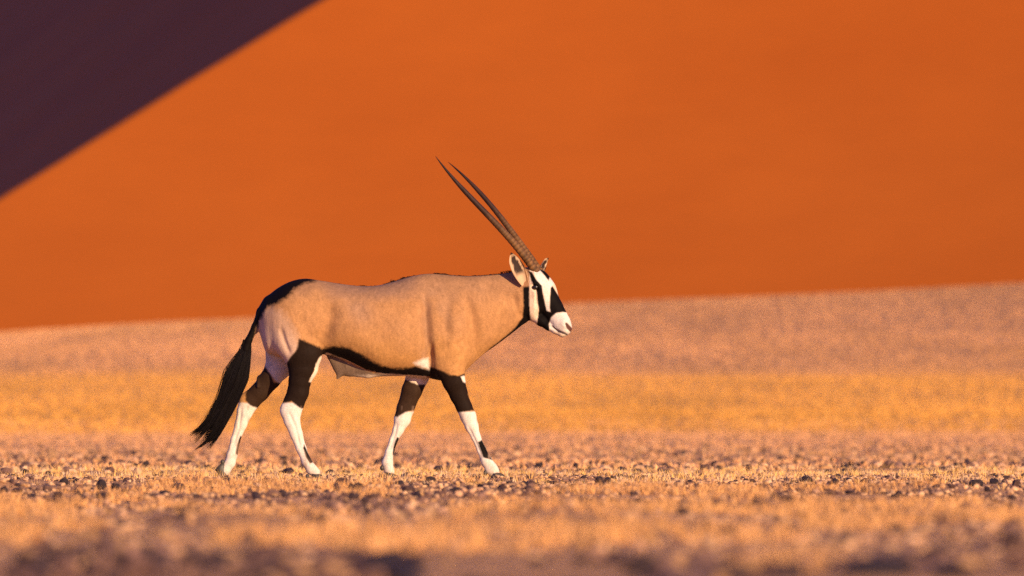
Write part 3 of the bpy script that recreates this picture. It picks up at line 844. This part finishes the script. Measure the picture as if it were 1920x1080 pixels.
for i in range(2600):
    u = random.uniform(-1, 1); v = random.uniform(-1, 1)
    s0 = random.uniform(0, 0.12) if i % 3 else random.uniform(0.1, 0.6)
    u *= 1.0
    end = 0.76 + 0.20 * random.random() - 0.05 * abs(u)
    if u < -0.5: end -= 0.04 * random.random()
    lock = math.floor((u + 1) * 4.5)                                  # hair gathers into locks towards the tips
    rl = random.Random(lock * 7 + (1 if v > 0 else 0)); lu, le = rl.uniform(-0.16, 0.16), rl.uniform(-0.10, 0.07)
    ph, am = random.uniform(0, 6), random.uniform(0.5, 1.6)
    wisp = i % 17 == 0
    if wisp: end += random.uniform(0.02, 0.10); u = random.uniform(-1.25, 0.9); am *= 1.8
    pts = []
    for k in range(11):
        s = s0 + (end + le - s0) * k / 10
        cx, cy, hw = [np.interp(s, ct, cl[:, q]) for q in range(3)]
        dxx = np.interp(min(s + 0.02, 1), ct, cl[:, 0]) - np.interp(s - 0.02, ct, cl[:, 0]); dyy = np.interp(min(s + 0.02, 1), ct, cl[:, 1]) - np.interp(s - 0.02, ct, cl[:, 1])
        L = math.hypot(dxx, dyy); nx, ny = dyy / L, -dxx / L
        tgt = ((lock + 0.5) / 4.5 - 1) + lu
        uu = u + (tgt - u) * 0.42 * smooth01(np.array(s), 0.7, 0.97)
        off = uu * hw + am * math.sin(ph + s * 9) * (0.3 + s) + 3.0 * math.sin(u * 5.0 + s * 8.0) * smooth01(np.array(s), 0.45, 0.9)
        pts.append(P(cx + nx * off, cy + ny * off, v * hw * 0.62 * S * (1 - 0.5 * abs(u))))
    paths.append(pts); rad.append(random.uniform(0.0010, 0.0016) if wisp else random.uniform(0.0012, 0.0024))
    q = random.uniform(0.6, 1.5); tone.append((0.007 * q, 0.0045 * q, 0.004 * q))
tt_ = strands(paths, rad, tone, 'tail_tuft'); tt_['kind'] = 'stuff'
paths, rad, tone = [], [], []
for i in range(1300):
    px = random.uniform(590, 962)
    if noise3(px / 14.0, 0, 0, 91) < -0.15 and px < 900: continue
    top_ = trf(1, np.array([px]))[0]
    ln = (2.2 + 3.2 * max(0, noise3(px / 9.0, 3, 0, 92))) * random.uniform(0.6, 1.2)
    if px < 720: ln *= 0.55
    y = random.gauss(0, 0.006)
    p0 = P(px, top_ + 1.5, y)
    paths.append([p0, p0 + np.array((-0.4 * ln * S, 0, 0.7 * ln * S)), p0 + np.array((-1.1 * ln * S, random.gauss(0, .002), 1.0 * ln * S))])
    rad.append(0.0016); tone.append((0.022, 0.014, 0.011))
mn = strands(paths, rad, tone, 'mane'); mn['kind'] = 'stuff'

# ------------------------------------------------------------------ gravel, grass, stones
def half_width(d): return 0.0495 * d * 1.22 + 0.4
def scatter(n, d0, d1, p=1.0):
    """points over the strip of plain in view and a step beside it"""
    d = (d0 ** (p + 1) + RNG.random(n) * (d1 ** (p + 1) - d0 ** (p + 1))) ** (1 / (p + 1))
    x = (RNG.random(n) * 2 - 1) * half_width(d)
    return x, d + CAM_Y
ICO_V, ICO_F = [], [(0,11,5),(0,5,1),(0,1,7),(0,7,10),(0,10,11),(1,5,9),(5,11,4),(11,10,2),(10,7,6),(7,1,8),(3,9,4),(3,4,2),(3,2,6),(3,6,8),(3,8,9),(4,9,5),(2,4,11),(6,2,10),(8,6,7),(9,8,1)]
g_ = (1 + 5 ** 0.5) / 2
ICO_V = np.array([(-1,g_,0),(1,g_,0),(-1,-g_,0),(1,-g_,0),(0,-1,g_),(0,1,g_),(0,-1,-g_),(0,1,-g_),(g_,0,-1),(g_,0,1),(-g_,0,-1),(-g_,0,1)]) / math.hypot(1, g_)
ICO_F = np.array(ICO_F)
def keep_off(x, y):
    return ~((np.abs(y) < 0.35) & (np.abs(x - X(935)) < 0.0))
STONE_TONES = np.array([(0.045, 0.027, 0.027), (0.12, 0.062, 0.045), (0.42, 0.23, 0.10), (0.55, 0.32, 0.16), (0.50, 0.28, 0.15), (0.22, 0.12, 0.085), (0.62, 0.37, 0.19)])
def pebbles(x, y, size, tones, name, sink=0.25):
    n = len(x)
    z = ground_z(x, y)
    V = ICO_V[None] * (1 + 0.28 * (RNG.random((n, 12, 1)) - 0.5))
    sc = size[:, None] * np.stack([0.7 + 0.6 * RNG.random(n), 0.7 + 0.6 * RNG.random(n), 0.45 + 0.4 * RNG.random(n)], -1)
    a = RNG.random(n) * 6.283; tl = (RNG.random(n) - 0.5) * 0.9
    V = V * sc[:, None]
    ct_, st_ = np.cos(tl)[:, None], np.sin(tl)[:, None]
    V = np.stack([V[..., 0] * ct_ - V[..., 2] * st_, V[..., 1], V[..., 0] * st_ + V[..., 2] * ct_], -1)
    c, s = np.cos(a)[:, None], np.sin(a)[:, None]
    V = np.stack([V[..., 0] * c - V[..., 1] * s, V[..., 0] * s + V[..., 1] * c, V[..., 2]], -1)
    V = V + np.stack([x, y, z + sc[:, 2] * (1 - 2 * sink)], -1)[:, None]
    F = (ICO_F[None] + (np.arange(n) * 12)[:, None, None]).reshape(-1, 3)
    C = np.repeat(tones, 12, axis=0)
    return mesh_obj(name, V.reshape(-1, 3), F, M['gravel'], None, False, C)
def tone_pick(n, w, jit=0.25):
    w = np.array(w, float); i = RNG.choice(len(STONE_TONES), n, p=w / w.sum())
    return STONE_TONES[i] * (1 + jit * (RNG.random((n, 1)) - 0.5) * 2)
xs, ys, zs, ts = [], [], [], []
def gravel_zone(n, d0, d1, s0, s1, w, clump=0.0, seed=0):
    x, y = scatter(n, d0, d1)
    if clump:
        k = noise3(x / 0.55, y / 2.2, 0, seed) + 0.5 * noise3(x / 0.18, y / 0.7, 0, seed + 1)
        m_ = k > clump; x, y = x[m_], y[m_]
    sz = s0 + (s1 - s0) * RNG.random(len(x)) ** 3
    xs.append(x); ys.append(y); zs.append(sz); ts.append(tone_pick(len(x), w))
gravel_zone(8000, 22, 44, 0.005, 0.020, (1.5, 2, 5, 5, 5, 2, 1), 0.0, 101)
gravel_zone(9000, 22, 47, 0.008, 0.026, (5, 5, 0, 0, 0, 3, 0), 0.38, 111)
gravel_zone(3600, 15, 23, 0.010, 0.034, (5, 4, 1, 0, 0, 3, 0), -0.15, 113)
gravel_zone(15000, 44, 64, 0.005, 0.022, (3, 3, 4, 5, 4, 3, 5), 0.0, 103)
gravel_zone(16000, 46, 62, 0.006, 0.022, (6, 4, 3, 3, 3, 3, 6), 0.15, 105)
gravel_zone(9000, 64, 140, 0.010, 0.045, (2, 3, 4, 4, 4, 3, 2), 0.0, 107)
gr = pebbles(np.concatenate(xs), np.concatenate(ys), np.concatenate(zs), np.concatenate(ts), 'gravel')
gr['kind'] = 'stuff'; gr['label'] = 'pinkish brown gravel scattered over the desert plain'; gr['category'] = 'gravel'

def tufts(x, y, h0, h1, blades, bw, tones, spread, name, label):
    n = len(x); z = ground_z(x, y)
    hgt = h0 + (h1 - h0) * RNG.random(n) ** 1.5
    V = np.zeros((n, blades, 3, 3)); a = RNG.random((n, blades)) * 6.283
    r0 = RNG.random((n, blades)) ** 0.5 * spread * 0.5 * hgt[:, None]
    a2 = a + RNG.normal(0, 0.5, (n, blades))
    hb = hgt[:, None] * (0.55 + 0.6 * RNG.random((n, blades)))
    lean = spread * hb * (0.3 + 0.9 * RNG.random((n, blades)))
    bx_, by_ = x[:, None] + r0 * np.cos(a), y[:, None] + r0 * np.sin(a)
    ori = RNG.random((n, blades)) * 6.283; w = bw * hgt[:, None] * (0.6 + 0.8 * RNG.random((n, blades)))
    zb = z[:, None] - 0.12 * hb
    V[:, :, 0] = np.stack([bx_ - w * np.cos(ori), by_ - w * np.sin(ori), zb], -1)
    V[:, :, 1] = np.stack([bx_ + w * np.cos(ori), by_ + w * np.sin(ori), zb], -1)
    V[:, :, 2] = np.stack([bx_ + lean * np.cos(a2), by_ + lean * np.sin(a2), z[:, None] + hb], -1)
    F = np.arange(n * blades * 3).reshape(-1, 3)
    C = np.repeat(tones, blades * 3, axis=0)
    o = mesh_obj(name, V.reshape(-1, 3), F, M['grass'], None, False, C)
    o['kind'] = 'stuff'; o['label'] = label; o['category'] = 'grass'
    return o
def straw(n, base, jit=0.2, alt=None, pa=0.0):
    c = np.tile(np.array(base), (n, 1))
    if alt is not None:
        k = RNG.random(n) < pa; c[k] = alt
    return c * (1 + jit * (RNG.random((n, 1)) * 2 - 1))
x, y = scatter(18000, 49, 74)
k = RNG.random(len(x)) < np.interp(y - CAM_Y, [49, 56, 60], [0.15, 0.35, 1.0]); x, y = x[k], y[k]
k = noise3(x / 0.4, y / 1.5, 0, 201) > -0.1; x, y = x[k], y[k]
tufts(x, y, 0.018, 0.055, 7, 0.045, straw(len(x), (0.78, 0.46, 0.14), 0.25, (0.70, 0.48, 0.28), 0.35), 0.7, 'grass_stubble', 'short golden dry grass stubble among the sharp stones under the oryx')
x, y = scatter(20000, 18, 52)
k = noise3(x / 0.32, y / 2.4, 0, 203) + 0.5 * noise3(x / 1.1, y / 5.0, 0, 205) > 0.12 + 0.35 * (y - CAM_Y < 24); x, y = x[k], y[k]
tufts(x, y, 0.02, 0.06, 8, 0.06, straw(len(x), (0.68, 0.35, 0.125), 0.25, (0.36, 0.19, 0.085), 0.2), 0.8, 'grass_stubble', 'blurred straw-coloured grass stubble on the foreground gravel')
x, y = scatter(40000, 70, 300)
tufts(x, y, 0.012, 0.055, 6, 0.3, straw(len(x), (0.71, 0.38, 0.17), 0.2, (0.17, 0.10, 0.05), 0.16), 0.9, 'grass_stubble', 'low pinkish dry scrub covering the plain just behind the oryx')
def far_tone(x, y):
    d = y - CAM_Y
    k = smooth01(d + 130 * noise3(x / 20.0, y / 220.0, 0, 301) + 60 * noise3(x / 6.0, y / 90.0, 0, 302), 440, 680)[:, None]
    c = np.array((0.70, 0.35, 0.075)) * (1 - k) + np.array((0.62, 0.32, 0.138)) * k
    w = 1 + 0.14 * noise3(x / 6.0, y / 110.0, 0, 303) + 0.10 * noise3(x / 2.2, y / 45.0, 0, 304)
    return c * w[:, None] * (1 + 0.06 * (RNG.random((len(x), 1)) * 2 - 1))
x, y = scatter(60000, 258, 640)
tufts(x, y, 0.05, 0.10, 4, 0.40, far_tone(x, y), 0.7, 'desert_grass', 'belt of golden dry grass across the middle of the valley floor')
x, y = scatter(60000, 640, 1100)
tufts(x, y, 0.08, 0.16, 4, 0.40, far_tone(x, y), 0.8, 'desert_grass', 'pale mauve grass slope rising to the foot of the orange dune')

# individual stones one can point at
def stone_mesh(seed, jag):
    r = np.random.default_rng(seed)
    V = [tuple(v) for v in ICO_V]; F = [tuple(f) for f in ICO_F]
    for _ in range(1):
        cache = {}; nf = []
        def midp(a, b_):
            k = (min(a, b_), max(a, b_))
            if k not in cache:
                p = (np.array(V[a]) + np.array(V[b_])) / 2; p /= np.linalg.norm(p); V.append(tuple(p)); cache[k] = len(V) - 1
            return cache[k]
        for a, b_, c in F:
            ab, bc, ca = midp(a, b_), midp(b_, c), midp(c, a)
            nf += [(a, ab, ca), (b_, bc, ab), (c, ca, bc), (ab, bc, ca)]
        F = nf
    V = np.array(V)
    for _ in range(7):                                   # chip flat facets off
        n_ = r.normal(size=3); n_ /= np.linalg.norm(n_); h = r.uniform(0.55, 0.85)
        s = V @ n_; V = V - np.maximum(s - h, 0)[:, None] * n_
    V = V * (1 + jag * (r.random((len(V), 1)) - 0.5))
    t_ = STONE_TONES[[0, 0, 1, 0, 5, 1][seed % 6]] * 0.75
    me = mesh_obj('stone', V, [tuple(map(int, f)) for f in F], M['stone'], None, False, np.tile(t_, (len(V), 1)))
    d = me.data; bpy.data.objects.remove(me)
    return d
SM = [stone_mesh(s, 0.12) for s in range(6)]
def stone(px, py, w, h, label, group, var):
    """px, py: where its foot stands, seen over the level plain; w, h in photograph pixels"""
    d = (CAM_Z * 19380.0) / max(py - 810.0 + 9, 6); d = min(d, 230)
    x = (px - 960.0) * d / 19380.0; y = d + CAM_Y
    o = bpy.data.objects.new('stone', SM[var % 6]); link(o)
    k = d / 19380.0
    sx, sz = w * k / 2, h * k / 2
    o.scale = (sx * 1.1, sx * random.uniform(0.8, 1.2), sz * 1.25)
    o.rotation_euler = (random.uniform(-0.3, 0.3), random.uniform(-0.3, 0.3), random.uniform(0, 6.28))
    o.location = (x, y, float(ground_z(x, y)) + sz * 0.8)
    o['label'] = label; o['category'] = 'stone'; o['group'] = group
    return o
FOC = [(190, 911, 15, 13), (218, 912, 12, 12), (162, 917, 14, 9), (90, 911, 12, 8), (7, 913, 10, 10), (32, 913, 18, 9), (120, 909, 10, 9), (231, 915, 14, 8), (332, 912, 16, 8), (260, 914, 11, 8),
       (306, 920, 16, 8), (288, 922, 18, 7), (145, 925, 14, 8), (60, 922, 12, 8), (110, 924, 14, 8), (205, 925, 18, 8), (396, 906, 9, 9), (643, 912, 19, 12), (672, 917, 11, 12), (706, 920, 12, 8), (632, 916, 12, 12),
       (622, 899, 8, 5), (660, 917, 8, 12), (768, 918, 17, 11), (748, 909, 14, 9), (808, 906, 13, 9), (797, 909, 7, 8), (834, 916, 8, 6), (853, 919, 12, 8), (945, 914, 9, 9), (893, 904, 7, 5), (984, 908, 10, 8), (997, 912, 10, 8),
       (1050, 900, 6, 6), (1059, 899, 6, 6), (1080, 897, 8, 7), (1125, 909, 11, 15), (1139, 898, 9, 11), (1099, 905, 11, 5), (1270, 904, 10, 10), (1299, 903, 18, 9), (1305, 914, 12, 8), (1252, 911, 9, 5), (1332, 903, 14, 6), (1411, 896, 8, 5),
       (1398, 904, 12, 5), (1512, 900, 16, 10), (1530, 906, 10, 7), (1565, 903, 12, 9), (1590, 897, 10, 7), (1622, 903, 14, 9), (1680, 905, 12, 8), (1745, 900, 16, 8), (1770, 906, 12, 9), (1830, 904, 16, 10), (1862, 902, 12, 7), (1905, 904, 12, 9)]
for i, (px, py, w, h) in enumerate(FOC):
    if px < 395: where = 'on the gravel behind the oryx\'s trailing hind hoof'
    elif px < 585: where = 'on the gravel between the oryx\'s two hind hooves'
    elif px < 735: where = 'on the gravel between the oryx\'s hind and front hooves'
    elif px < 935: where = 'on the gravel between the oryx\'s two front hooves'
    elif px < 1160: where = 'on the gravel just ahead of the oryx\'s leading hoof'
    else: where = 'on the open gravel well ahead of the oryx'
    look = 'upright wedge-shaped dark stone' if h > w else ('broad dark stone' if w >= 16 else ('small flat dark stone' if h <= 0.7 * w else 'small angular dark stone'))
    stone(px, py, w * 1.65, h * 1.6, look + ' ' + where, 'dark stones in the gravel strip', i * 5 + 1)
FORE = [(1188, 926, 22, 18), (1086, 930, 32, 12), (1245, 945, 22, 24), (1064, 960, 20, 16), (1103, 960, 24, 12), (980, 952, 28, 18), (1165, 952, 16, 14), (1195, 990, 26, 12), (1240, 1008, 40, 20), (1325, 1000, 28, 26), (1376, 996, 36, 22),
        (1420, 928, 14, 12), (1765, 935, 16, 10), (1860, 962, 26, 12), (1825, 996, 24, 16), (1895, 1035, 60, 44), (1790, 1070, 120, 30), (1640, 1072, 140, 34), (1160, 1050, 60, 24), (1010, 1046, 40, 18), (1290, 1080, 120, 26), (1440, 1060, 60, 22),
        (710, 1046, 90, 34), (740, 1068, 120, 30), (468, 1026, 38, 26), (360, 1066, 80, 24), (200, 1026, 60, 26), (60, 1076, 110, 24), (440, 964, 30, 14), (460, 968, 20, 12), (596, 988, 34, 16), (345, 956, 50, 14), (120, 962, 30, 12), (940, 962, 22, 16),
        (560, 1078, 90, 20), (900, 1080, 80, 22), (230, 978, 26, 12), (640, 950, 24, 12), (820, 942, 24, 12), (700, 936, 26, 10), (1540, 975, 26, 12), (1480, 952, 20, 10), (1640, 958, 22, 10), (1590, 1010, 30, 14)]
for i, (px, py, w, h) in enumerate(FORE):
    look = 'large blurred dark stone' if w >= 60 else ('middle-sized blurred dark stone' if w >= 30 else 'small blurred dark stone')
    where = 'in front of the oryx\'s hind legs' if px < 640 else ('in front of the oryx\'s belly and forelegs' if px < 960 else 'ahead of the oryx')
    stone(px, py, w, h, look + ' on the foreground gravel, ' + where, 'blurred foreground stones', i * 7 + 2)
BACK = [(random.uniform(-60, 1980), random.choice((random.uniform(836, 884), random.gauss(868, 7)))) for _ in range(200)]
for i, (px, py) in enumerate(BACK):
    q = (py - 810) / 70.0
    stone(px, py, random.uniform(9, 20) * (0.5 + 0.5 * q), random.uniform(7, 14) * (0.5 + 0.5 * q), 'blurred dark stone on the scrubby plain ' + ('past the oryx\'s tail' if px < 440 else 'seen between or beside the oryx\'s legs' if px < 950 else 'ahead of and farther off than the oryx'), 'blurred stones behind the oryx', i * 3)
